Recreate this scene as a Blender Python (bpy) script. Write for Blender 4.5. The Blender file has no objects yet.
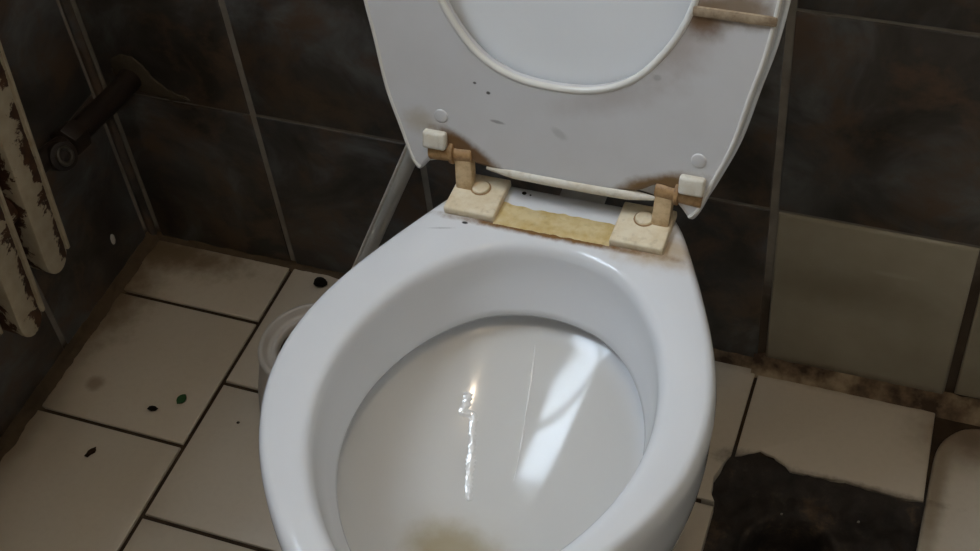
import bpy, bmesh, math, random
import numpy as np
from mathutils import Vector, Matrix, noise
from mathutils.bvhtree import BVHTree

random.seed(4)
S = bpy.context.scene
COL = S.collection

# ------------------------------------------------------------------ camera
F = 1375.268
CAM = (0.9275, -0.9843, 1.2194)
def _cam():
    a, b, c = -0.4421, 0.8180, 0.1271
    f = Vector((math.sin(a)*math.cos(b), math.cos(a)*math.cos(b), -math.sin(b)))
    r = Vector((math.cos(a), -math.sin(a), 0)); d = f.cross(r)
    r2 = r*math.cos(c)+d*math.sin(c); d2 = d*math.cos(c)-r*math.sin(c)
    cd = bpy.data.cameras.new('camera'); cd.sensor_width = 36; cd.lens = F/980*36
    cd.clip_start = .02
    o = bpy.data.objects.new('camera', cd); COL.objects.link(o)
    m = Matrix((r2, -d2, -f)).transposed().to_4x4(); m.translation = Vector(CAM)
    o.matrix_world = m
    S.camera = o
_cam()
# ------------------------------------------------------------------ world and exposure
w = bpy.data.worlds.new('world'); S.world = w; w.use_nodes = True
bg = w.node_tree.nodes['Background']
bg.inputs[0].default_value = (.75, .85, 1, 1); bg.inputs[1].default_value = .35
S.view_settings.view_transform = 'Standard'
try: S.view_settings.look = 'None'
except Exception: pass
S.view_settings.gamma = 1
S.view_settings.use_curve_mapping = False
S.view_settings.exposure = 0.62
# daylight: frosted window panes of the left wall; a bulb on the ceiling
WIN = dict(y0=-.72, y1=-.15, z0=1.30, z1=2.26, strength=11.5, col=(.72, .85, 1.0))
LAMP = dict(loc=(.93, -.56, 2.26), strength=112.0, col=(1.0, .80, .58))

# ------------------------------------------------------------------ helpers
def obj(name, me, mat=None, parent=None, loc=None, rot=None):
    if isinstance(me, bmesh.types.BMesh):
        m = bpy.data.meshes.new(name); me.to_mesh(m); me.free(); me = m
    o = bpy.data.objects.new(name, me); COL.objects.link(o)
    if mat is not None and not me.materials: me.materials.append(mat)
    if parent is not None: o.parent = parent
    if loc is not None: o.location = loc
    if rot is not None: o.rotation_euler = rot
    return o
def tag(o, label=None, cat=None, group=None, kind=None):
    if label: o['label'] = label
    if cat: o['category'] = cat
    if group: o['group'] = group
    if kind: o['kind'] = kind
    return o
def empty(name, loc=(0, 0, 0), rot=(0, 0, 0)):
    o = bpy.data.objects.new(name, None); COL.objects.link(o)
    o.location = loc; o.rotation_euler = rot; o.empty_display_size = .05
    return o
def smooth(me, ang=40):
    me = me.data if hasattr(me, 'data') else me
    for p in me.polygons: p.use_smooth = True
    me.set_sharp_from_angle(angle=math.radians(ang))
def box_bm(x0, x1, y0, y1, z0, z1, bev=0, seg=2, bm=None):
    bm = bm or bmesh.new()
    r = bmesh.ops.create_cube(bm, size=1)
    for v in r['verts']:
        v.co = Vector((x0+(v.co.x+.5)*(x1-x0), y0+(v.co.y+.5)*(y1-y0), z0+(v.co.z+.5)*(z1-z0)))
    if bev:
        es = list({e for v in r['verts'] for e in v.link_edges})
        bmesh.ops.bevel(bm, geom=es, offset=bev, segments=seg, profile=.6, affect='EDGES')
    return bm
def cyl_bm(p0, p1, r0, r1=None, n=24, bev=0, bm=None):
    r1 = r0 if r1 is None else r1
    bm = bm or bmesh.new()
    p0, p1 = Vector(p0), Vector(p1); d = p1-p0
    q = Vector((0, 0, 1)).rotation_difference(d.normalized()).to_matrix().to_4x4()
    q.translation = (p0+p1)/2
    r = bmesh.ops.create_cone(bm, cap_ends=True, segments=n, radius1=r0, radius2=r1, depth=d.length, matrix=q)
    if bev:
        es = list({e for v in r['verts'] for e in v.link_edges if len(e.link_faces) == 2 and any(len(f.verts) > 4 for f in e.link_faces)})
        bmesh.ops.bevel(bm, geom=es, offset=bev, segments=2, profile=.5, affect='EDGES')
    return bm
def tube_bm(pts, rad, n=16, bm=None, caps=True):
    bm = bm or bmesh.new()
    pts = [Vector(p) for p in pts]
    rad = rad if isinstance(rad, (list, tuple)) else [rad]*len(pts)
    rings = []; up = None
    for i, p in enumerate(pts):
        t = (pts[min(i+1, len(pts)-1)]-pts[max(i-1, 0)]).normalized()
        if up is None:
            up = Vector((0, 0, 1)) if abs(t.z) < .9 else Vector((1, 0, 0))
        s = t.cross(up).normalized(); up = s.cross(t).normalized()
        rings.append([bm.verts.new(p+rad[i]*(s*math.cos(2*math.pi*k/n)+up*math.sin(2*math.pi*k/n))) for k in range(n)])
    for a, b in zip(rings, rings[1:]):
        for k in range(n):
            bm.faces.new((a[k], a[(k+1) % n], b[(k+1) % n], b[k]))
    if caps:
        bm.faces.new(rings[0][::-1]); bm.faces.new(rings[-1])
    bmesh.ops.recalc_face_normals(bm, faces=bm.faces)
    return bm
def lathe_bm(prof, n=48):
    bm = bmesh.new(); rings = []
    for r, z in prof:
        rings.append([bm.verts.new((r*math.cos(2*math.pi*k/n), r*math.sin(2*math.pi*k/n), z)) for k in range(n)])
    for a, b in zip(rings, rings[1:]):
        for k in range(n):
            bm.faces.new((a[k], a[(k+1) % n], b[(k+1) % n], b[k]))
    bm.faces.new(rings[0][::-1]); bm.faces.new(rings[-1])
    bmesh.ops.recalc_face_normals(bm, faces=bm.faces)
    return bm
def prism_bm(poly, z0, z1, bev=0):
    bm = bmesh.new()
    top = [bm.verts.new((x, y, z1)) for x, y in poly]
    f = bm.faces.new(top)
    if f.normal.z == 0: f.normal_update()
    f.normal_update()
    if f.normal.z < 0: f.normal_flip()
    r = bmesh.ops.extrude_face_region(bm, geom=[f])
    for v in r['geom']:
        if isinstance(v, bmesh.types.BMVert): v.co.z = z0
    bmesh.ops.recalc_face_normals(bm, faces=bm.faces)
    if bev:
        es = [e for e in bm.edges if all(abs(v.co.z-z1) < 1e-6 for v in e.verts)]
        bmesh.ops.bevel(bm, geom=es, offset=bev, segments=2, profile=.5, affect='EDGES')
    return bm
def filled(loops, half, bev, name):
    """flat slab with rounded edges, first loop outside, others holes (local xy, thickness z)"""
    cu = bpy.data.curves.new(name, 'CURVE'); cu.dimensions = '2D'; cu.fill_mode = 'BOTH'
    for lp in loops:
        sp = cu.splines.new('POLY'); sp.points.add(len(lp)-1)
        for q, (x, y) in zip(sp.points, lp): q.co = (x, y, 0, 1)
        sp.use_cyclic_u = True
    cu.extrude = max(half-bev, 0.0001); cu.bevel_depth = bev; cu.bevel_resolution = 3; cu.offset = -bev
    o = bpy.data.objects.new(name, cu); COL.objects.link(o)
    bpy.context.view_layer.update()
    me = bpy.data.meshes.new_from_object(o.evaluated_get(bpy.context.evaluated_depsgraph_get()))
    bpy.data.objects.remove(o)
    me.name = name; smooth(me, 35)
    return me
def catmull(pts, sub=8, closed=True):
    out = []; n = len(pts)
    for i in range(n if closed else n-1):
        p = [Vector(pts[(i+k) % n] if closed else pts[min(max(i+k, 0), n-1)]) for k in (-1, 0, 1, 2)]
        for j in range(sub):
            t = j/sub
            q = .5*((2*p[1])+(p[2]-p[0])*t+(2*p[0]-5*p[1]+4*p[2]-p[3])*t*t+(3*p[1]-p[0]-3*p[2]+p[3])*t**3)
            out.append(tuple(q))
    if not closed: out.append(tuple(pts[-1]))
    return out

# ------------------------------------------------------------------ materials
class MT:
    def __init__(s, name, rough=.5, spec=.5):
        s.m = bpy.data.materials.new(name); s.m.use_nodes = True
        s.nt = s.m.node_tree; s.b = s.nt.nodes['Principled BSDF']
        s.b.inputs['Roughness'].default_value = rough
        s.b.inputs['Specular IOR Level'].default_value = spec
        s.col = None; s.tc = s.nt.nodes.new('ShaderNodeTexCoord')
        s.vec = s.tc.outputs['Object']
    def n(s, t, **kw):
        x = s.nt.nodes.new(t)
        for k, v in kw.items(): setattr(x, k, v)
        return x
    def l(s, a, b): s.nt.links.new(a, b)
    def world_coords(s):
        g = s.n('ShaderNodeNewGeometry'); s.vec = g.outputs['Position']; return s
    def random_coords(s, k=7.3):
        oi = s.n('ShaderNodeObjectInfo'); m = s.n('ShaderNodeMath', operation='MULTIPLY'); m.inputs[1].default_value = k
        s.l(oi.outputs['Random'], m.inputs[0]); c = s.n('ShaderNodeCombineXYZ'); s.l(m.outputs[0], c.inputs[0]); s.l(m.outputs[0], c.inputs[2])
        a = s.n('ShaderNodeVectorMath', operation='ADD'); s.l(s.vec, a.inputs[0]); s.l(c.outputs[0], a.inputs[1]); s.vec = a.outputs[0]; return s
    def noise(s, scale, detail=4, rough=.55, dist=0):
        x = s.n('ShaderNodeTexNoise'); x.inputs['Scale'].default_value = scale; x.inputs['Detail'].default_value = detail
        x.inputs['Roughness'].default_value = rough; x.inputs['Distortion'].default_value = dist
        s.l(s.vec, x.inputs['Vector']); return x.outputs['Fac']
    def ramp(s, fac, stops):
        x = s.n('ShaderNodeValToRGB'); e = x.color_ramp.elements
        while len(e) < len(stops): e.new(.5)
        for q, (p, c) in zip(e, stops):
            q.position = p; q.color = (*c, 1) if not isinstance(c, (int, float)) else (c, c, c, 1)
        s.l(fac, x.inputs[0]); return x.outputs[0]
    def base(s, c):
        if isinstance(c, tuple):
            x = s.n('ShaderNodeRGB'); x.outputs[0].default_value = (*c, 1); c = x.outputs[0]
        s.col = c; return s
    def mix(s, fac, c, blend='MIX'):
        x = s.n('ShaderNodeMix', data_type='RGBA', blend_type=blend)
        if isinstance(fac, (int, float)): x.inputs[0].default_value = fac
        else: s.l(fac, x.inputs[0])
        s.l(s.col, x.inputs[6])
        if isinstance(c, tuple): x.inputs[7].default_value = (*c, 1)
        else: s.l(c, x.inputs[7])
        s.col = x.outputs[2]; return s
    def math(s, op, a, b, clamp=False):
        x = s.n('ShaderNodeMath', operation=op, use_clamp=clamp)
        for i, q in enumerate((a, b)):
            if isinstance(q, (int, float)): x.inputs[i].default_value = q
            else: s.l(q, x.inputs[i])
        return x.outputs[0]
    def blob(s, c, r, soft=.5, wob=.35, wscale=60, strength=1.0, rotz=0):
        """soft ellipsoidal mark around c with radii r, edge broken up by noise"""
        m = s.n('ShaderNodeMapping', vector_type='TEXTURE'); m.inputs['Location'].default_value = c
        m.inputs['Rotation'].default_value = (0, 0, rotz); m.inputs['Scale'].default_value = r
        s.l(s.vec, m.inputs['Vector'])
        ln = s.n('ShaderNodeVectorMath', operation='LENGTH'); s.l(m.outputs[0], ln.inputs[0])
        d = ln.outputs['Value']
        if wob:
            nz = s.noise(wscale, 4, .6)
            d = s.math('ADD', d, s.math('MULTIPLY', s.math('SUBTRACT', nz, .5), wob*2))
        mr = s.n('ShaderNodeMapRange', interpolation_type='SMOOTHSTEP')
        mr.inputs['From Min'].default_value = 1+soft*.5; mr.inputs['From Max'].default_value = 1-soft
        mr.inputs['To Max'].default_value = strength
        s.l(d, mr.inputs['Value']); return mr.outputs[0]
    def bump(s, h, strength=.2, dist=.002):
        x = s.n('ShaderNodeBump'); x.inputs['Strength'].default_value = strength; x.inputs['Distance'].default_value = dist
        s.l(h, x.inputs['Height']); s.l(x.outputs[0], s.b.inputs['Normal']); return s
    def rough(s, v): s.l(v, s.b.inputs['Roughness']); return s
    def done(s):
        if s.col is not None: s.l(s.col, s.b.inputs['Base Color'])
        return s.m

def mat_plain(name, c, rough=.5, spec=.5, nscale=30, var=.15):
    t = MT(name, rough, spec).base(c); n = t.noise(nscale, 4)
    t.mix(t.ramp(n, [(.3, 0.0), (.75, var)]), tuple(x*.55 for x in c)); return t.done()

def mat_wall_tile():
    t = MT('dark_marbled_tile', .32, .35).random_coords()
    n1 = t.noise(9, 5, .6, .6); n2 = t.noise(16, 6, .65, .3); n3 = t.noise(5, 3)
    t.base(t.ramp(n1, [(.34, (.028, .024, .020)), (.5, (.064, .057, .051)), (.66, (.14, .142, .142))]))
    t.mix(t.ramp(n2, [(.46, 0.0), (.62, .85)]), (.115, .074, .048))
    t.mix(t.ramp(n3, [(.55, 0.0), (.8, .5)]), (.115, .125, .132))
    t.bump(t.noise(45, 3), .06, .001)
    return t.done()
def mat_floor_tile():
    t = MT('beige_floor_tile', .38, .45).world_coords()
    n1 = t.noise(7, 4); n2 = t.noise(140, 3)
    t.base((.52, .455, .365))
    t.mix(t.ramp(n1, [(.35, 0.0), (.75, .5)]), (.48, .41, .315))
    t.mix(t.ramp(n2, [(.45, 0.0), (.8, .25)]), (.42, .355, .27))
    brown = (.17, .115, .06)
    t.mix(t.blob((.03, -.02, 0), (.12, .035, .05), .8, .6, 40, .95), brown)
    t.mix(t.blob((-.01, -.10, 0), (.06, .10, .05), .8, .55, 45, .9), brown)
    t.mix(t.blob((-.012, -.32, 0), (.04, .22, .05), .9, .35, 35, .75), brown)
    t.mix(t.blob((.049, -.237, 0), (.012, .012, .05), .6, .3, 90, .6), (.17, .10, .045))
    t.mix(t.blob((.86, -.005, 0), (.14, .012, .05), .9, .5, 60, .6), brown)
    t.mix(t.blob((1.01, -.035, 0), (.06, .045, .05), 1.0, .4, 40, .85), (.13, .082, .045))
    t.mix(t.blob((.985, -.12, 0), (.012, .10, .05), .9, .4, 60, .7), brown)
    t.mix(t.blob((.80, -.13, 0), (.04, .012, .05), .8, .6, 90, .8), (.04, .026, .015))
    t.mix(t.blob((.91, -.131, 0), (.08, .006, .05), .9, .6, 120, .8), (.05, .03, .016))
    t.bump(n1, .05, .002)
    return t.done()
def mat_beige_wall_tile():
    t = MT('dirty_beige_wall_tile', .36, .45).world_coords()
    n = t.noise(11, 4); t.base((.35, .315, .24))
    t.mix(t.ramp(n, [(.38, 0.0), (.75, .6)]), (.23, .195, .135))
    t.mix(t.blob((.86, 0, .15), (.09, .1, .03), .9, .5, 30, .35), (.10, .075, .04))
    t.mix(t.blob((.87, 0, .013), (.16, .1, .012), .9, .5, 60, .75), (.07, .04, .02))
    t.mix(t.blob((.905, 0, .186), (.022, .1, .004), .6, .4, 120, .45), (.42, .38, .30))
    return t.done()
def mat_grout():
    t = MT('light_grout', .8, .2).world_coords(); n = t.noise(40, 4)
    t.base((.27, .245, .21)); t.mix(t.ramp(n, [(.35, 0.0), (.7, .6)]), (.15, .125, .10))
    for c, r in (((.981, 0, .10), (.02, .1, .15)), ((.781, 0, .03), (.02, .1, .12)), ((1.0, 0, .01), (.25, .1, .02)), ((-.01, -.2, 0), (.1, .5, .02))):
        t.mix(t.blob(c, r, .5, .3, 50, .9), (.045, .028, .016))
    return t.done()
def mat_dirty_grout():
    t = MT('blackened_floor_grout', .85, .2).world_coords(); n = t.noise(50, 4)
    t.base((.045, .028, .015)); t.mix(t.ramp(n, [(.4, 0.0), (.7, .8)]), (.02, .012, .008)); return t.done()
def mat_porcelain():
    t = MT('white_porcelain', .10, .36)
    t.base((.70, .71, .73))
    # limescale tint inside the basin, below the flushing rim
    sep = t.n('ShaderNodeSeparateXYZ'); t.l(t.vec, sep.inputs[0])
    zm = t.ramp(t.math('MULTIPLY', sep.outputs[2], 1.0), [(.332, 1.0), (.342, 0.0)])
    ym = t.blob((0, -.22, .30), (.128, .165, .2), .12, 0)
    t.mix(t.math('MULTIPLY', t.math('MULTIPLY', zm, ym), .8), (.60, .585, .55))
    y = t.noise(26, 4)
    t.mix(t.blob((-.012, -.264, .27), (.038, .027, .05), .6, .3, 50, .95), (.33, .265, .15))
    t.mix(t.blob((-.012, -.270, .27), (.050, .040, .05), 1.0, .3, 40, .55), (.42, .37, .27))
    # yellow deposits around the hinge fixings
    ye = (.62, .46, .17); br = (.20, .10, .03)
    t.mix(t.blob((.09, -.02, .40), (.045, .022, .02), .8, .4, 80, .7), (.40, .26, .10))
    t.mix(t.blob((0, -.0280, .40), (.105, .0050, .02), .7, .5, 120, 1.0), br)
    t.mix(t.blob((-.095, -.004, .40), (.012, .012, .02), .9, .5, 120, .7), ye)
    # small scuffs on the rim
    t.mix(t.blob((-.0745, -.033, .40), (.0028, .0016, .01), .4, .3, 300, .95), (.02, .02, .02))
    t.mix(t.blob((-.092, -.044, .40), (.011, .0011, .01), .9, .5, 300, .45, .25), (.25, .25, .27))
    t.mix(t.blob((.149, -.056, .40), (.0018, .0014, .01), .5, .2, 300, .8), (.08, .06, .05))
    t.rough(t.ramp(t.noise(18, 3), [(.3, .07), (.8, .16)]))
    return t.done()
def mat_seat():
    t = MT('white_seat_plastic', .30, .45)
    t.base((.62, .615, .62))
    n = t.noise(20, 4); t.mix(t.ramp(n, [(.4, 0.0), (.8, .25)]), (.50, .48, .46))
    br = (.15, .078, .030)
    t.mix(t.blob((-.074, .0085, 0), (.043, .0140, .05), .4, .3, 70, 1.0, -.55), br)
    t.mix(t.blob((.090, .0075, 0), (.044, .0160, .05), .4, .3, 70, 1.0, .40), (.20, .115, .045))
    t.mix(t.blob((.116, .163, 0), (.019, .019, .05), .7, .35, 70, 1.0), (.14, .075, .032))
    t.mix(t.blob((.140, .172, 0), (.036, .015, .05), .7, .4, 90, .9), (.22, .15, .09))
    t.mix(t.blob((.095, .135, 0), (.035, .026, .05), 1.0, .5, 60, .5, .9), (.28, .20, .15))
    t.mix(t.blob((.050, .085, 0), (.05, .013, .05), 1.0, .5, 60, .35, .35), (.28, .22, .18))
    t.mix(t.blob((-.118, .035, 0), (.016, .012, .05), .9, .5, 80, .6), (.40, .34, .24))
    for x, y, rx, ry, k, rz in [(-.068, .078, .0016, .0012, .9, 0), (-.056, .071, .0020, .0015, .95, 0), (-.048, .046, .007, .0016, .5, -.1), (.006, .045, .008, .004, .2, -.6), (.084, .108, .0035, .003, .25, 0)]:
        t.mix(t.blob((x, y, 0), (rx, ry, .05), .5, .4, 260, k, rz), (.06, .055, .05))
    return t.done()
def mat_lid():
    t = MT('white_lid_plastic', .22, .5); t.base((.80, .82, .84)); n = t.noise(14, 3)
    t.mix(t.ramp(n, [(.4, 0.0), (.8, .15)]), (.70, .71, .72)); return t.done()
def mat_aged(name, c, stain, amt=.8, sc=70):
    t = MT(name, .5, .4); n = t.noise(sc, 5, .65); n2 = t.noise(sc*3, 3)
    t.base(c); t.mix(t.ramp(n, [(.40, 0.0), (.72, amt)]), stain)
    t.mix(t.ramp(n2, [(.55, 0.0), (.8, .35)]), tuple(x*.5 for x in stain)); t.bump(n, .15, .001); return t.done()
def mat_rust_paint():
    t = MT('peeling_cream_paint', .65, .3)
    n = t.noise(24, 6, .7, .4); sep = t.n('ShaderNodeSeparateXYZ'); t.l(t.vec, sep.inputs[0])
    edge = t.ramp(t.math('ADD', t.math('MULTIPLY', sep.outputs[1], 22), .35), [(.25, 0.0), (1.0, .42)])
    lip = t.ramp(t.math('SUBTRACT', sep.outputs[1], .0135), [(0, 0.0), (.0005, 1.0)])
    f = t.math('ADD', n, t.math('ADD', edge, t.math('MULTIPLY', sep.outputs[0], -9.0))); f = t.math('SUBTRACT', f, t.math('MULTIPLY', lip, .55))  # rust deepens towards the back, painting shade into the gaps between sections
    t.base((.42, .36, .26)); n2 = t.noise(60, 3)
    t.mix(t.ramp(n2, [(.35, 0.0), (.8, .6)]), (.26, .20, .125))
    m = t.ramp(f, [(.61, 0.0), (.64, 1.0)])
    t.mix(m, t.ramp(n2, [(.3, (.030, .014, .008)), (.7, (.085, .036, .016))]))
    t.bump(m, -.5, .002)
    return t.done()
def mat_soil():
    t = MT('black_wet_dirt', .75, .3).world_coords(); n = t.noise(22, 6, .7); n2 = t.noise(60, 4)
    t.base(t.ramp(n, [(.35, (.012, .009, .007)), (.55, (.030, .023, .018)), (.72, (.11, .068, .038))]))
    t.mix(t.ramp(n2, [(.62, 0.0), (.75, .6)]), (.07, .055, .04)); t.bump(n2, .5, .004); return t.done()
def mat_mortar():
    t = MT('brown_mortar', .85, .2).world_coords(); n = t.noise(26, 4, .6)
    t.base(t.ramp(n, [(.38, (.05, .030, .018)), (.52, (.16, .11, .065)), (.66, (.30, .23, .15))])); t.bump(n, .5, .004); return t.done()
def mat_emit(name, c, s):
    m = bpy.data.materials.new(name); m.use_nodes = True
    b = m.node_tree.nodes['Principled BSDF']; b.inputs['Base Color'].default_value = (.8, .8, .8, 1)
    b.inputs['Emission Color'].default_value = (*c, 1); b.inputs['Emission Strength'].default_value = s
    return m

M = dict(lug=mat_aged('tan_stained_lug', (.66, .50, .30), (.36, .21, .09), .8, 80), grime=mat_plain('brown_grime', (.10, .068, .04), .85, .2, 70, .7), lip=mat_plain('ivory_edge_plastic', (.72, .70, .65), .3, .45, 30, .1), patch=mat_plain('wall_mortar', (.075, .057, .038), .85, .2, 60, .6), rib=mat_aged('stained_rib', (.40, .31, .21), (.13, .075, .035), 1.0, 60), wtile=mat_wall_tile(), ftile=mat_floor_tile(), btile=mat_beige_wall_tile(), grout=mat_grout(), fgrout=mat_dirty_grout(),
         porc=mat_porcelain(), seat=mat_seat(), lid=mat_lid(), soil=mat_soil(), mortar=mat_mortar(), rust=mat_rust_paint(),
         hinge=mat_aged('yellowed_hinge_plastic', (.78, .69, .52), (.58, .42, .20), .6, 60),
         barrel=mat_aged('stained_hinge_pin', (.42, .26, .12), (.16, .075, .025), .9, 90),
         block=mat_aged('off_white_hinge_block', (.74, .71, .63), (.5, .38, .2), .45, 50),
         residue=mat_aged('yellow_residue', (.66, .54, .30), (.50, .33, .09), .9, 55),
         pipe=mat_aged('rusty_brown_pipe', (.022, .013, .008), (.010, .006, .004), .8, 40),
         valve=mat_aged('dull_valve_metal', (.06, .052, .04), (.03, .02, .012), .8, 60),
         plaster=mat_plain('painted_plaster', (.46, .42, .36), .8, .2), ceil=mat_plain('ceiling_paint', (.6, .58, .54), .9, .2),
         cup=mat_plain('off_white_plastic', (.44, .40, .35), .4, .4, 20, .2), cupin=mat_plain('dark_cup_inside', (.12, .095, .07), .7, .2),
         pole=mat_plain('grey_plastic_pole', (.58, .56, .52), .28, .5, 25, .3), wood=mat_plain('white_window_paint', (.7, .69, .66), .5, .4),
         black=mat_plain('black_debris', (.010, .008, .006), .9, .1), brown=mat_plain('brown_debris', (.03, .017, .010), .9, .1),
         leaf=mat_plain('green_leaf', (.03, .085, .03), .7, .2), chip=mat_plain('white_plaster_chip', (.55, .53, .5), .8),
         pane=mat_emit('frosted_daylight_pane', WIN['col'], WIN['strength']), bulb=mat_emit('lamp_glass', LAMP['col'], LAMP['strength']))
def mat_water():
    t = MT('trickle_water', .03, .9); t.base((.80, .79, .77)); t.b.inputs['Coat Weight'].default_value = 1.0
    t.b.inputs['Coat Roughness'].default_value = .02; return t.done()
M['water'] = mat_water()

# ------------------------------------------------------------------ the room
X0 = -.007; X1 = 1.36; YF = -1.75; H = 2.4
TW = .2; XJ = [.0, .1956, .3973, .588, .7796, .981, 1.183, 1.36]
ZH = .2432; ROWS = 4; ZT = ROWS*ZH
HX0, HX1, HY0, HY1 = .760, .990, -.45, -.118         # where the floor tile is missing

wb = tag(obj('wall_back', box_bm(X0-.1, X1, .0016, .12, -.05, H), M['grout']), 'back wall of dark marbled tiles with pale joints', 'wall', kind='structure')
bm = bmesh.new()
for y0, y1, z0, z1 in [(YF, WIN['y0'], -.05, H), (WIN['y1'], .004, -.05, H), (WIN['y0'], WIN['y1'], -.05, WIN['z0']), (WIN['y0'], WIN['y1'], WIN['z1'], H)]:
    box_bm(X0-.14, X0-.0016, y0, y1, z0, z1, bm=bm)
wl = tag(obj('wall_left', bm, M['grout']), 'dark tiled left wall behind the radiator', 'wall', kind='structure')
wr = tag(obj('wall_right', box_bm(X1, X1+.1, YF, .12, -.05, H), M['plaster']), 'plain plastered right wall', 'wall', kind='structure')
wf = tag(obj('wall_front', box_bm(X0-.1, X1+.1, YF-.1, YF, -.05, H), M['plaster']), 'plain plastered front wall behind the viewer', 'wall', kind='structure')
ce = tag(obj('ceiling', box_bm(X0-.14, X1+.1, YF-.1, .12, H, H+.1), M['ceil']), 'plain painted ceiling', 'ceiling', kind='structure')

def grid_tile(w, h, th, bev):
    bm = box_bm(-w/2, w/2, -h/2, h/2, -th, 0)
    es = [e for e in bm.edges if all(abs(v.co.z) < 1e-6 for v in e.verts)]
    bmesh.ops.bevel(bm, geom=es, offset=bev, segments=2, profile=.5, affect='EDGES')
    me = bpy.data.meshes.new('tile'); bm.to_mesh(me); bm.free(); smooth(me, 50); return me
_cache = {}
def tile_mesh(w, h, th=.008, bev=.0015, mat=None):
    k = (round(w, 4), round(h, 4), th, bev, mat.name)
    if k not in _cache:
        _cache[k] = grid_tile(w, h, th, bev); _cache[k].materials.append(mat)
    return _cache[k]
J = lambda a=.0006: random.uniform(-a, a)
GV, GH = .0075, .0032
# back wall tiles, facing -y
for i in range(len(XJ)-1):
    for j in range(ROWS):
        x0 = XJ[i]+GV/2 if i else .007
        x1 = XJ[i+1]-GV/2; z0 = j*ZH+GH/2; z1 = (j+1)*ZH-GH/2
        m = M['wtile']
        if j == 0 and i >= 4:
            m = M['btile']; z0 = .016
            if i == 4: x1 -= .001; x0 += .001
            if i == 5: x0 += .001; z0 = .022
        o = obj('wall_tile', tile_mesh(x1-x0, z1-z0, .009, .0016 if m is M['wtile'] else .0035, m), None, wb,
                ((x0+x1)/2, J()+(-.0012 if m is M['btile'] else 0), (z0+z1)/2), (math.pi/2+J(.004), J(.002), 0))
# plastered top of back and left walls
tag(obj('plaster_band', box_bm(X0, X1, -.002, .006, ZT, H), M['plaster'], wb))
bm = bmesh.new()
for y0, y1, z0, z1 in [(YF, WIN['y0'], ZT, H), (WIN['y1'], 0, ZT, H), (WIN['y0'], WIN['y1'], ZT, WIN['z0']), (WIN['y0'], WIN['y1'], WIN['z1'], H)]:
    box_bm(X0-.006, X0+.002, y0, y1, z0, z1, bm=bm)
tag(obj('plaster_band', bm, M['plaster'], wl))
YJ = [0, -.204, -.404, -.604, -.804, -1.004, -1.204, -1.404, -1.604, -1.75]
for i in range(len(YJ)-1):
    for j in range(ROWS):
        y0 = YJ[i]-GV/2 if i else -.012; y1 = YJ[i+1]+GV/2; z0 = j*ZH+GH/2; z1 = (j+1)*ZH-GH/2
        obj('wall_tile', tile_mesh(abs(y1-y0), z1-z0, .009, .0016, M['wtile']), None, wl, (X0+J(), (y0+y1)/2, (z0+z1)/2), (math.pi/2+J(.002), 0, math.pi/2+J(.004)))
tr = tag(obj('trim_1', tube_bm([(X0+.0015, -.0015, 0), (X0+.0015, -.0015, ZT)], .0058, 12), M['wtile']), 'dark bead filling the tiled room corner', 'trim', kind='structure')
smooth(tr)

# floor: bed of blackened grout with a pit where one tile is gone
bm = bmesh.new()
for x0, x1, y0, y1 in [(X0-.1, HX0, YF, .05), (HX1, X1+.05, YF, .05), (HX0, HX1, HY1, .05), (HX0, HX1, YF, HY0)]:
    box_bm(x0, x1, y0, y1, -.09, -.0035, bm=bm)
fl = tag(obj('floor', bm, M['fgrout']), 'beige tiled floor with blackened joints and one missing tile', 'floor', kind='structure')
D0, D = .0985, .1888; GF = .0055
def rough_poly(pts, sub=.012, amp=.0015, seed=0, only=None):
    out = []
    for i, a in enumerate(pts):
        b = pts[(i+1) % len(pts)]; L = math.dist(a, b); n = max(1, int(L/sub)) if (only is None or i in only) else 1
        for k in range(n):
            t = k/n; x = a[0]+(b[0]-a[0])*t; y = a[1]+(b[1]-a[1])*t
            if k: x += noise.noise(Vector((x*90, y*90, seed)))*amp*2; y += noise.noise(Vector((x*90, y*90, seed+9)))*amp*2
            out.append((x, y))
    return out
for i in range(len(XJ)-1):
    x0 = XJ[i]+GF/2 if i else X0+.006; x1 = XJ[i+1]-GF/2
    off = D0 if i % 2 == 0 else D0+D/2
    ys = [-.004 if i else -.006]; y = -off
    while y > YF: ys.append(y); y -= D
    ys.append(YF)
    for a, b in zip(ys, ys[1:]):
        if a-b < .02: continue
        ya, yb = (a-GF/2 if a < -.01 else a), b+GF/2
        if i == 4 and a > -.45: continue
        if i == 5 and a > -.3: continue
        if i == 3 and a > -.35: continue
        obj('floor_tile', tile_mesh(x1-x0, ya-yb, .010, .0014, M['ftile']), None, fl, ((x0+x1)/2, (ya+yb)/2, J(.0003)), (J(.002), J(.002), 0))
def poly_tile(pts, bev=.0015, z=0.0, th=.012):
    o = obj('floor_tile', prism_bm(pts, z-th, z, bev), M['ftile'], fl); smooth(o, 50); return o
x0, x1 = XJ[3]+GF/2, XJ[4]-GF/2
q = -(D0+D/2)
poly_tile(rough_poly([(x0, -.004), (x1, -.004), (x1, -.128), (.7715, -.140), (.766, -.160), (.768, -.180), (.7735, q+GF/2+.001), (x0, q+GF/2)], .008, .0012, 3, (3, 4, 5)), .0012)
poly_tile([(x0, q-GF/2), (.7745, q-GF/2), (.7765, -.30), (x1, q-D+GF/2), (x0, q-D+GF/2)], .0012)
poly_tile(rough_poly([(.7805, -.014), (.968, -.008), (.972, -.012), (.976, -.129), (.948, -.1315), (.902, -.127), (.865, -.130), (.840, -.1305), (.834, -.125), (.820, -.117), (.805, -.113), (.781, -.127)], .006, .0014, 7, (4, 5, 6, 7, 8, 9, 10)), .0012)
poly_tile(catmull([(.9785, -.08), (.980, -.062), (.987, -.043), (1.004, -.026), (1.03, -.0195)], 4, False)+[(XJ[6]-GF/2, -.018), (XJ[6]-GF/2, -.30), (.9775, -.30)], .004, .002)
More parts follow.
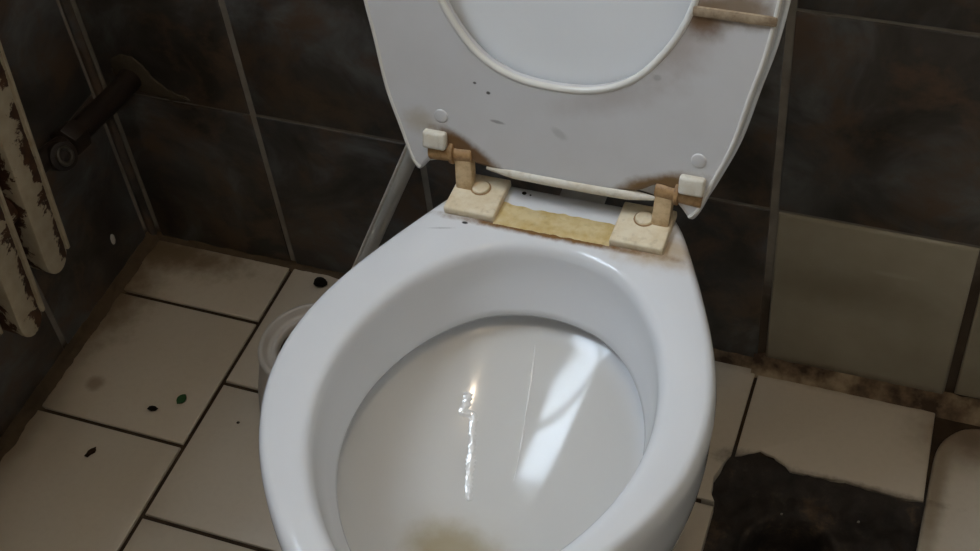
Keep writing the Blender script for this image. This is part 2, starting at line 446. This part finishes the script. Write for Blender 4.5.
poly_tile([(.9775, -.306), (XJ[6]-GF/2, -.306), (XJ[6]-GF/2, -.47), (.9775, -.47)], .0015)
# the pit itself
def soil_bm():
    bm = bmesh.new(); nx, ny = 60, 84; g = []
    for j in range(ny+1):
        row = []
        for i in range(nx+1):
            x = HX0-.005+(HX1-HX0+.01)*i/nx; y = HY0-.005+(HY1-HY0+.01)*j/ny
            p = Vector((x*28, y*28, 1.7))
            z = -.013+.007*noise.fractal(p, 1, 2, 5)+.006*noise.noise(p*2.3)
            d = math.hypot((x-.858)/1.0, (y+.222)/1.0)/.045
            z -= .075*(1-d**4) if d < 1 else 0
            if y > -.155: z = z+(-.0015-z)*min(1, (y+.155)/.022)*(.85+.3*noise.noise(p*1.7))
            z = min(z, -.0018)
            row.append(bm.verts.new((x, y, z)))
        g.append(row)
    for j in range(ny):
        for i in range(nx): bm.faces.new((g[j][i], g[j][i+1], g[j+1][i+1], g[j+1][i]))
    return bm
so = tag(obj('exposed_dirt', soil_bm(), M['soil']), 'black crumbly dirt filling the gap of the missing floor tile', 'dirt', kind='stuff'); smooth(so, 180)
# mortar ledge at the wall foot
def lump(name, pts, r, mat, parent, seed=0, n=10, amp=.45):
    bm = tube_bm(pts, r, n)
    for v in bm.verts: v.co += Vector((noise.noise(v.co*120+Vector((seed, 0, 0))), noise.noise(v.co*120+Vector((0, seed, 3))), noise.noise(v.co*120+Vector((5, 0, seed)))))*r*amp
    o = obj(name, bm, mat, parent); smooth(o, 180); return o
def ledge(xa, xb, sc_, seed):
    prof = [(.004, .024), (-.002, .021), (-.006, .015), (-.009, .007), (-.014, .0015), (-.019, -.006)]
    n = int((xb-xa)/.004); bm = bmesh.new(); rows = []
    for i in range(n+1):
        x = xa+(xb-xa)*i/n; row = []
        for k, (y, z) in enumerate(prof):
            a = noise.fractal(Vector((x*55, k*.6, seed)), 1, 2, 4)
            row.append(bm.verts.new((x, (y+.005*a*(k > 0))*sc_, (z+.006*a)*sc_)))
        rows.append(row)
    for a, b in zip(rows, rows[1:]):
        for k in range(len(prof)-1): bm.faces.new((a[k], a[k+1], b[k+1], b[k]))
    o = obj('mortar_ledge', bm, M['mortar'], wb); smooth(o, 60)
ledge(.772, 1.20, .9, 2); ledge(.56, .772, .5, 5)
pp = catmull([(.025, .275), (.032, .296), (.052, .302), (.068, .292), (.080, .272), (.100, .258), (.118, .252), (.105, .246), (.078, .248), (.058, .250), (.036, .256)], 6)
pp = [(x+.003*noise.noise(Vector((x*200, z*200, 0))), z+.003*noise.noise(Vector((x*200, z*200, 5)))) for x, z in pp]
smooth(obj('mortar_patch', prism_bm(pp, -.002, .0022, .0012), M['patch'], wb, (0, 0, 0), (math.pi/2, 0, 0)), 50)
# dirt packed into the foot of the walls
def fillet(pts_dir, L, parent, seed, size):
    prof = [(-.004, .016), (.001, .013), (.004, .008), (.008, .004), (.014, .0012), (.020, -.004)]
    n = int(L/.005); bm = bmesh.new(); rows = []
    for i in range(n+1):
        t = L*i/n; row = []
        for k, (d, z) in enumerate(prof):
            a = noise.fractal(Vector((t*40, k*.5, seed)), 1, 2, 4)
            d2 = (d+.006*a*(k > 1))*size; z2 = (z+.004*a*(k < 4))*size
            row.append(bm.verts.new((X0+d2, -t, z2) if pts_dir == 'left' else (t, -d2, z2)))
        rows.append(row)
    for a, b in zip(rows, rows[1:]):
        for k in range(len(prof)-1): bm.faces.new((a[k], a[k+1], b[k+1], b[k]))
    bmesh.ops.recalc_face_normals(bm, faces=bm.faces)
    if sum(f.normal.z for f in bm.faces) < 0: bmesh.ops.reverse_faces(bm, faces=bm.faces)
    smooth(obj('dirt_fillet', bm, M['grime'], parent), 60)
fillet('left', .9, wl, 3, .75); fillet('back', .55, wb, 6, .4)

# window of frosted panes above the radiator
wy0, wy1, wz0, wz1 = WIN['y0'], WIN['y1'], WIN['z0'], WIN['z1']
wn = tag(empty('window_1', (X0-.07, (wy0+wy1)/2, wz0)), 'white framed frosted window in the left wall', 'window', kind='structure')
def wpart(name, a, b, c, d, x0, x1, mat): # y a..b, z c..d
    return obj(name, box_bm(x0, x1, a-(wy0+wy1)/2, b-(wy0+wy1)/2, c-wz0, d-wz0, .003 if mat is M['wood'] else 0), mat, wn)
fr = .045; my = -.455
wpart('frame_rail', wy0, wy1, wz0, wz0+fr, -.03, .03, M['wood']); wpart('frame_rail', wy0, wy1, wz1-fr, wz1, -.03, .03, M['wood'])
for a in (wy0, my-fr/2, wy1-fr): wpart('frame_stile', a, a+fr, wz0+fr, wz1-fr, -.03, .03, M['wood'])
for a, b in ((wy0+fr, my-fr/2), (my+fr/2, wy1-fr)):
    wpart('pane', a, b, wz0+fr, wz1-fr, -.004, .004, M['pane'])
# ceiling bulb
lp = tag(empty('ceiling_lamp', (LAMP['loc'][0], LAMP['loc'][1], H)), 'bare bulb hanging from the ceiling', 'lamp')
hz = LAMP['loc'][2]-H
obj('cord', cyl_bm((0, 0, 0), (0, 0, hz+.06), .003, n=8), M['black'], lp)
obj('socket', cyl_bm((0, 0, hz+.025), (0, 0, hz+.065), .016, n=16, bev=.003), M['black'], lp)
bm = bmesh.new(); bmesh.ops.create_uvsphere(bm, u_segments=20, v_segments=12, radius=.036, matrix=Matrix.Translation((0, 0, hz)))
smooth(obj('bulb', bm, M['bulb'], lp), 180)

# ------------------------------------------------------------------ toilet
TO = (.632, -.206, 0)
tl = tag(empty('toilet', TO, (0, 0, 0)), 'white porcelain toilet bowl with stained raised seat and lid', 'toilet')
N = 112
def egg(t0, t1, data, deg=4):
    mid, half = (t0+t1)/2, (t1-t0)/2
    ph = [math.acos((mid-t)/half) for t, h in data]; g = [h/math.sin(p) for p, (t, h) in zip(ph, data)]
    c = np.polyfit(ph, g, deg); lo, hi = min(ph), max(ph)
    pts = []
    for k in range(N):
        a = 2*math.pi*k/N; s = 1 if a <= math.pi else -1; p = a if a <= math.pi else 2*math.pi-a
        gg = float(np.polyval(c, min(max(p, lo), hi)))
        pts.append((s*gg*math.sin(p), -(mid-half*math.cos(p))))
    return np.array(pts)
OUT = egg(-.045, .410, [(-.03, .083), (.01, .104), (.05, .134), (.09, .156), (.13, .166), (.18, .1715), (.215, .169), (.25, .1605), (.29, .1435), (.335, .116), (.37, .087), (.395, .052)])
OUT[:, 0] += .0050+.016*OUT[:, 1]
OUT[:, 1] = np.minimum(OUT[:, 1], .0265)
INN = egg(.043, .384, [(.052, .046), (.085, .085), (.13, .115), (.185, .127), (.242, .121), (.29, .105), (.33, .082), (.36, .050)])
INN[:, 0] += .0100+.016*INN[:, 1]
def sc(P, k, ky=None, c=(0, -.2)):
    c = np.array(c); return c+(P-c)*np.array([k, ky or k])
def ell(hw, t0, t1): return np.array([(hw*math.sin(2*math.pi*k/N), -((t0+t1)/2-(t1-t0)/2*math.cos(2*math.pi*k/N))) for k in range(N)])
CI = (.006, -.21)
LOW = sc(INN, .925, .87, (.006, -.226))
BOW = sc(LOW, 1.15, 1.13, (.006, -.222))
rings = [(ell(.105, -.05, .27), 0), (ell(.105, -.05, .27), .02), (ell(.088, -.048, .255), .05), (ell(.082, -.045, .255), .12), (ell(.112, -.03, .29), .18),
         (sc(OUT, .84, .87, (0, -.16)), .24), (sc(OUT, .925, .94, (0, -.17)), .285), (sc(OUT, .965, .972), .32), (sc(OUT, .984, .987), .345), (sc(OUT, .992, .994), .368), (OUT, .382),
         (sc(OUT, .997), .390), (sc(OUT, .988), .3955), (sc(OUT, .972), .3990), (sc(OUT, .95), .4),
         (INN*.5+sc(OUT, .95)*.5, .4003), (sc(INN, 1.06, None, CI), .4000), (sc(INN, 1.03, None, CI), .3988), (sc(INN, 1.008, None, CI), .3955), (sc(INN, .992, None, CI), .389),
         (INN*.88+LOW*.12, .380), (INN*.5+LOW*.5, .362), (INN*.1+LOW*.9, .346), (LOW, .341), (sc(LOW, 1.008, None, (.006, -.222)), .3375), (sc(LOW, 1.03, None, (.006, -.222)), .336),
         (sc(BOW, .985), .3375), (sc(BOW, 1.004), .341), (sc(BOW, 1.006), .337), (BOW, .329)]
CB = np.array((-.002, -.285)); ZB = .262
for k in range(1, 17):
    r = 1-k/17
    rings.append((CB+(BOW-CB)*r, ZB+(.331-ZB)*r**2.0))
bm = bmesh.new(); vs = []
for P, z in rings: vs.append([bm.verts.new((p[0], p[1], z)) for p in P])
for a, b in zip(vs, vs[1:]):
    for k in range(N): bm.faces.new((a[k], a[(k+1) % N], b[(k+1) % N], b[k]))
bm.faces.new(vs[0][::-1]); c = bm.verts.new((CB[0], CB[1], ZB))
for k in range(N): bm.faces.new((vs[-1][k], vs[-1][(k+1) % N], c))
bmesh.ops.recalc_face_normals(bm, faces=bm.faces)
bowl_bvh = BVHTree.FromBMesh(bm)
bowl = obj('bowl', bm, M['porc'], tl); smooth(bowl, 180)
tag(bowl, 'white porcelain bowl with deep rim')
def down(x, y):
    h = bowl_bvh.ray_cast(Vector((x, y, .335)), Vector((0, 0, -1))); return h[0], h[1]
# water trickle running down the basin
def trickle(pts, wid, hgt, name, seed=0, sub=5, n=8):
    c = catmull([(x, y) for x, y in pts], sub, False); bm = bmesh.new(); rows = []
    for i, (x, y) in enumerate(c):
        a = Vector(c[max(i-1, 0)]); b = Vector(c[min(i+1, len(c)-1)]); t = (b-a).normalized(); s = Vector((-t.y, t.x))
        wv = wid*(.55+.9*abs(noise.noise(Vector((i*.31, seed, 0)))))*min(1, .25+min(i, len(c)-1-i)*.5)
        row = []
        for k in range(n+1):
            u = -1+2*k/n; q = Vector((x, y))+s*u*wv; h, nn = down(q.x, q.y)
            rip = 1+.8*noise.noise(Vector((q.x*260, q.y*260, seed+4)))+.45*noise.noise(Vector((q.x*620, q.y*620, seed+1)))
            row.append(bm.verts.new(h+nn*(hgt*(1-u*u)**1.5*rip+(.00012 if abs(u) < .99 else -.0002))))
        rows.append(row)
    for a, b in zip(rows, rows[1:]):
        for k in range(n): bm.faces.new((a[k], a[k+1], b[k+1], b[k]))
    bmesh.ops.recalc_face_normals(bm, faces=bm.faces)
    if sum(f.normal.z for f in bm.faces) < 0: bmesh.ops.reverse_faces(bm, faces=bm.faces)
    o = obj(name, bm, M['water'], tl); smooth(o, 180); return o
tag(trickle([(-.0455, -.130), (-.044, -.140), (-.0455, -.148), (-.036, -.146), (-.0335, -.156), (-.030, -.166), (-.0275, -.176), (-.025, -.186), (-.0225, -.196), (-.0195, -.206), (-.0155, -.216)], .0050, .0008, 'water_trickle', 1, 9, 14), 'glinting water trickle')
tag(trickle([(-.002, -.078), (.002, -.10), (.0065, -.13), (.011, -.16), (.0145, -.19)], .0010, .00035, 'water_trickle', 5), 'faint thin water line')

# raised seat ring and lid
TILT = math.radians(75)
st = None
half_out = [(0, 0), (.03, -.0005), (.06, .001), (.076, .005), (.088, .012), (.098, .012), (.104, .004), (.112, -.005), (.1205, -.0135), (.1275, -.005), (.138, .024), (.150, .058), (.1595, .102), (.168, .14), (.1735, .185), (.176, .23), (.172, .29), (.155, .35), (.12, .395), (.06, .42), (0, .427)]
half_hole = [(0, .0865), (.035, .0905), (.065, .1055), (.09, .136), (.105, .17), (.111, .21), (.108, .26), (.09, .31), (.05, .345), (0, .355)]
half_lid = [(x*1.012, y if y < .2 else y+.003) for x, y in [(0, -.004), (.06, -.004), (.105, -.011), (.1175, -.0135), (.126, -.006), (.139, .024), (.151, .058), (.1605, .102), (.169, .14), (.1745, .185), (.177, .23), (.173, .29), (.156, .35), (.121, .395), (.06, .42), (0, .427)]]
mir = lambda h: h+[(-x, y) for x, y in h[-2:0:-1]]
seat = obj('seat_ring', filled([catmull(mir(half_out), 6), catmull(mir(half_hole), 8)], .006, .0042, 'seat_ring'), M['seat'], tl, (-.009, .012, .4275), (TILT, 0, 0))
tag(seat, 'raised white seat ring with brown rust stains')
lid = obj('lid', filled([catmull(mir(half_lid), 6)], .004, .003, 'lid'), M['lid'], tl, (-.0095, .0275, .4235), (TILT, 0, 0))
tag(lid, 'white lid behind the raised seat ring')
bm = tube_bm([(-.058+.148*k/24, -.0012+.0012*abs(k/12-1)**2, .0035) for k in range(25)], [.0048*min(1, .35+4*min(k/24, 1-k/24)) for k in range(25)], 12)
smooth(obj('lower_lip', bm, M['block'], seat), 60)
for nm, lp, r, ins, n_ in (('edge_bead', catmull(half_out[8:]+[(-x, y) for x, y in half_out[-2:7:-1]], 6, False), .0019, .0035, .0050), ('hole_lip', (lambda q: q[len(q)//2:]+q[:len(q)//2])(catmull(mir(half_hole), 8)), .0030, -.0022, .0042)):
    pp = []
    for x, y in lp:
        v = Vector((x, y-.2)); v *= 1-ins/v.length; pp.append((v.x, v.y+.2, n_))
    if nm == 'hole_lip': pp.append(pp[0])
    smooth(obj(nm, tube_bm(pp, r, 10), M['lip'], seat), 180)
for x, s in ((-.0985, .0425), (.1225, .0425)):
    smooth(obj('bumper', cyl_bm((x, s, .004), (x, s, .0069), .0066, .0062, 28, .001), M['seat'], seat), 40)
smooth(obj('cross_rib', box_bm(.107, .1705, .1630, .1710, .004, .0085, .0022, 2), M['rib'], seat), 50)
for sx in (-1, 1):
    bx = -.1035 if sx < 0 else .1195
    b = box_bm(bx-.0105, bx+.0105, .0125, .0285, .003, .0125, .003, 3)
    smooth(obj('hinge_block', b, M['block'], seat), 50)
    # hinge fixed to the porcelain
    hp = obj('hinge', box_bm(sx*.0735-.0228, sx*.0735+.0228, -.0265, .0205, .3995, .4075, .0022, 3), M['hinge'], tl); smooth(hp, 50)
    tag(hp, 'yellowed plastic hinge plate')
    smooth(obj('bolt_cap', cyl_bm((sx*.0725, .0035, .406), (sx*.0725, .0035, .4100), .0080, .0074, 28, .001), M['hinge'], hp), 40)
    smooth(obj('cap_groove', cyl_bm((sx*.0725, .0035, .406), (sx*.0725, .0035, .4079), .0090, .0090, 28), M['barrel'], hp), 40)
    bm = box_bm(-.0075, .0075, -.006, .006, 0, .033, .002, 2)
    lg = obj('lug', bm, M['lug'], hp, (sx*.0865, .004, .4055), (math.radians(-16), math.radians(sx*3), 0)); smooth(lg, 50)
    smooth(obj('pin', cyl_bm((sx*.080, .0135, .4365), (sx*.1195, .0125, .4335), .0080, n=24, bev=.001), M['barrel'], hp), 40)
    smooth(obj('pin_collar', cyl_bm((sx*.0965, .0135, .4360), (sx*.1005, .0133, .4358), .0112, n=24, bev=.001), M['barrel'], hp), 40)
# dried yellow crust between the two hinge plates
bm = bmesh.new(); nx, ny = 44, 16; g = []
for j in range(ny+1):
    row = []
    for i in range(nx+1):
        u = i/nx; v = j/ny; x = -.0512+.1024*u
        y = -.0275+.0015*noise.noise(Vector((x*150, 1, 0)))+(.0255+.004*noise.noise(Vector((x*70, 7, 0))))*v
        e = min(1, min(v, 1-v)*6)
        row.append(bm.verts.new((x, y, .4003+.0016*e*(1-.55*v)*(.75+.5*noise.noise(Vector((x*120, y*120, 2)))))))
    g.append(row)
for j in range(ny):
    for i in range(nx): bm.faces.new((g[j][i], g[j][i+1], g[j+1][i+1], g[j+1][i]))
tag(obj('dried_crust', bm, M['residue'], tl), 'yellow dried crust between the hinge plates')
for x, y, r in ((-.037, .0135, .0022), (-.031, .0125, .0010)):
    bm = bmesh.new(); bmesh.ops.create_icosphere(bm, subdivisions=2, radius=r, matrix=Matrix.Translation((x, y, .401)) @ Matrix.Diagonal((1, .8, .5, 1)))
    obj('grit', bm, M['black'], tl)
# flush pipe rising behind the lid
fp = obj('flush_pipe', tube_bm([(0, .03, .36), (0, .10, .365), (0, .135, .385), (0, .145, .43), (0, .145, 1.5)], .02, 20), M['pole'], tl); smooth(fp, 60)

# ------------------------------------------------------------------ radiator with its pipe
XR = .085
rd = tag(empty('radiator', (XR, -.243, .209), (math.radians(-5.5), 0, 0)), 'rusty radiator with peeling cream paint hanging on the left wall', 'radiator')
def section_bm(zb, hw=.0185, top=.62, dep=.055):
    pts = [(-hw*math.cos(a), zb+hw*1.3-hw*1.3*math.sin(a)) for a in [math.pi*k/14 for k in range(15)]]
    pts = [(-y, z) for y, z in pts]
    ptt = [(-y, top-(z-zb)) for y, z in pts]
    loop = pts+ptt
    bm = bmesh.new(); f0 = [bm.verts.new((0, y, z)) for y, z in loop]
    f = bm.faces.new(f0); r = bmesh.ops.extrude_face_region(bm, geom=[f])
    for v in r['geom']:
        if isinstance(v, bmesh.types.BMVert): v.co.x = -dep; v.co.y *= .7
    bmesh.ops.recalc_face_normals(bm, faces=bm.faces)
    es = [e for e in bm.edges if all(abs(v.co.x) < 1e-6 for v in e.verts)]
    bmesh.ops.bevel(bm, geom=es, offset=.003, segments=2, profile=.5, affect='EDGES')
    box_bm(-.012, .0035, hw-.0035, hw+.001, zb+hw*1.0, top-hw, .0012, 2, bm)
    return bm
for k in range(11):
    zb = [.0, -.034, -.010][min(k, 2)]
    s_ = obj('section', section_bm(zb), M['rust'], rd, (0, -.062*k, 0)); smooth(s_, 40)
for z in (.09, .54):
    obj('header', cyl_bm((-.03, -.005, z), (-.03, -.63, z), .017, n=16), M['rust'], rd)
# pipe from the back wall into the first section
rp = tag(empty('radiator_pipe', (.047, 0, .268)), 'dark rusty pipe running from the back wall to the radiator', 'pipe')
smooth(obj('pipe', tube_bm([(0, .02, 0), (0, -.02, .001), (0, -.05, .004), (0, -.09, .010), (0, -.125, .014)], .0135, 18), M['pipe'], rp), 60)
smooth(obj('union_nut', cyl_bm((0, -.11, .012), (0, -.135, .015), .019, n=6, bev=.002), M['pipe'], rp), 30)
vv = obj('valve', cyl_bm((-.006, -.150, .012), (.018, -.158, .024), .016, n=24, bev=.002), M['pipe'], rp); smooth(vv, 40)
bm = tube_bm([(.020+.0035*math.sin(a)*0+(-.004)*math.sin(a), -.159+.009*math.cos(a), .026+.008*math.sin(a)) for a in [2*math.pi*k/20 for k in range(21)]], .0026, 8)
smooth(obj('valve_ring', bm, M['valve'], vv), 60)
smooth(obj('tail_pipe', tube_bm([(0, -.13, .014), (-.003, -.165, .022), (-.003, -.188, .025)], .012, 14), M['pipe'], rp), 60)

# ------------------------------------------------------------------ toilet brush holder and leaning pole
bh = tag(empty('brush_holder', (.343, -.204, 0)), 'off-white plastic toilet brush holder beside the bowl', 'brush holder')
cup = obj('cup', lathe_bm([(.074, 0), (.0775, .004), (.0765, .03), (.0705, .07), (.062, .105), (.0585, .122), (.0588, .128), (.0572, .1315), (.0545, .1325), (.052, .131), (.050, .126), (.0455, .1235), (.0440, .1245), (.0415, .1265), (.0390, .1250), (.0380, .118)], 56), M['cup'], bh)
# open the mouth: drop the top cap, line it
bm = bmesh.new(); bm.from_mesh(cup.data)
bmesh.ops.delete(bm, geom=[f for f in bm.faces if len(f.verts) > 4 and f.calc_center_median().z > .05], context='FACES'); bm.to_mesh(cup.data); bm.free(); smooth(cup, 180)
li = lathe_bm([(.0380, .1185), (.044, .07), (.050, .012), (.02, .010)], 40)
bmesh.ops.delete(li, geom=[f for f in li.faces if len(f.verts) > 4 and f.calc_center_median().z > .05], context='FACES')
bmesh.ops.reverse_faces(li, faces=li.faces)
smooth(obj('liner', li, M['cupin'], bh), 60)  # liner is a darker brown than the cup itself
pl = tag(empty('pole', (.289, -.066, 0)), 'slim grey plastic pole leaning on the wall behind the toilet', 'pole')
d = Vector((.272, .057, .60))
smooth(obj('shaft', tube_bm([d*k/12+Vector((0, 0, .006)) for k in range(13)], .0088, 20), M['pole'], pl), 60)
smooth(obj('edge_bead', tube_bm([d*k/12+Vector((-.0062, -.0058, .008)) for k in range(1, 12)], .0022, 8), M['block'], pl), 60)  # pale strip painting a highlight line along the shiny shaft
smooth(obj('end_cap', cyl_bm((0, 0, 0), d.normalized()*.03, .0105, n=20, bev=.002), M['black'], pl), 40)

# ------------------------------------------------------------------ debris
def crumb(name, mat, loc, r, sc3, rz, label, cat, seed):
    bm = bmesh.new(); bmesh.ops.create_icosphere(bm, subdivisions=2, radius=1)
    for v in bm.verts:
        v.co *= 1+.45*noise.noise(v.co*1.3+Vector((seed, seed*2, 0)))
        v.co = Vector((v.co.x*sc3[0], v.co.y*sc3[1], v.co.z*sc3[2]))*r
    lo = min(v.co.z for v in bm.verts)
    for v in bm.verts: v.co.z -= lo
    o = obj(name, bm, mat, None, loc, (0, 0, rz)); smooth(o, 60); tag(o, label, cat, 'crumbs on the floor tiles' if name == 'dirt_crumb' else 'pale grains in the dirt'); return o
crumb('dirt_crumb', M['black'], (.137, -.252, 0), .0062, (1, .5, .4), .15, 'black curled dirt crumb beside the green leaf on the floor', 'debris', 1)
crumb('dirt_crumb', M['brown'], (.099, -.326, 0), .0075, (1, .42, .4), 1.15, 'dark brown elongated dirt crumb on the nearest left floor tile', 'debris', 4)
crumb('dirt_crumb', M['black'], (.243, -.022, 0), .0085, (1, .8, .6), .5, 'black round dirt clump on the floor near the wall behind the brush holder', 'debris', 7)
crumb('dirt_crumb', M['brown'], (.241, -.241, 0), .0020, (1, .8, .5), .5, 'tiny brown speck on the floor tile in front of the brush holder', 'debris', 9)
# leaf
bm = bmesh.new(); rows = []
for i in range(9):
    t = i/8; wv = .0052*math.sin(math.pi*t)**.7+.0003
    rows.append([bm.verts.new((-.007+.014*t, u*wv, .0012+.0012*abs(u)+.001*t*t)) for u in (-1, -.5, 0, .5, 1)])
for a, b in zip(rows, rows[1:]):
    for k in range(4): bm.faces.new((a[k], a[k+1], b[k+1], b[k]))
r = bmesh.ops.extrude_face_region(bm, geom=list(bm.faces))
for v in r['geom']:
    if isinstance(v, bmesh.types.BMVert): v.co.z -= .0011
bmesh.ops.recalc_face_normals(bm, faces=bm.faces)
o = tag(obj('leaf', bm, M['leaf'], None, (.162, -.230, .0), (0, 0, 1.25)), 'small green leaf lying on the beige floor tile', 'leaf'); smooth(o, 60)
# chipped spot on the left wall
bm = bmesh.new(); bmesh.ops.create_icosphere(bm, subdivisions=2, radius=1)
for v in bm.verts: v.co = Vector((v.co.x*.0012, v.co.y*.0042*(1+.2*noise.noise(v.co*2)), v.co.z*.0085))
smooth(obj('paint_speck', bm, M['chip'], wl, (X0+.0004, -.069, .060)), 60)
# two pale grains in the dirt
for x, y, z, r, l in ((.842, -.178, -.013, .0013, 'tiny pale grit on the dirt near the black hollow'), (.918, -.165, -.013, .0015, 'tiny white grit on the dirt under the front tile edge')):
    crumb('grit_grain', M['chip'], (x, y, z), r, (1, .6, 1.2), .4, l, 'debris', x*50)
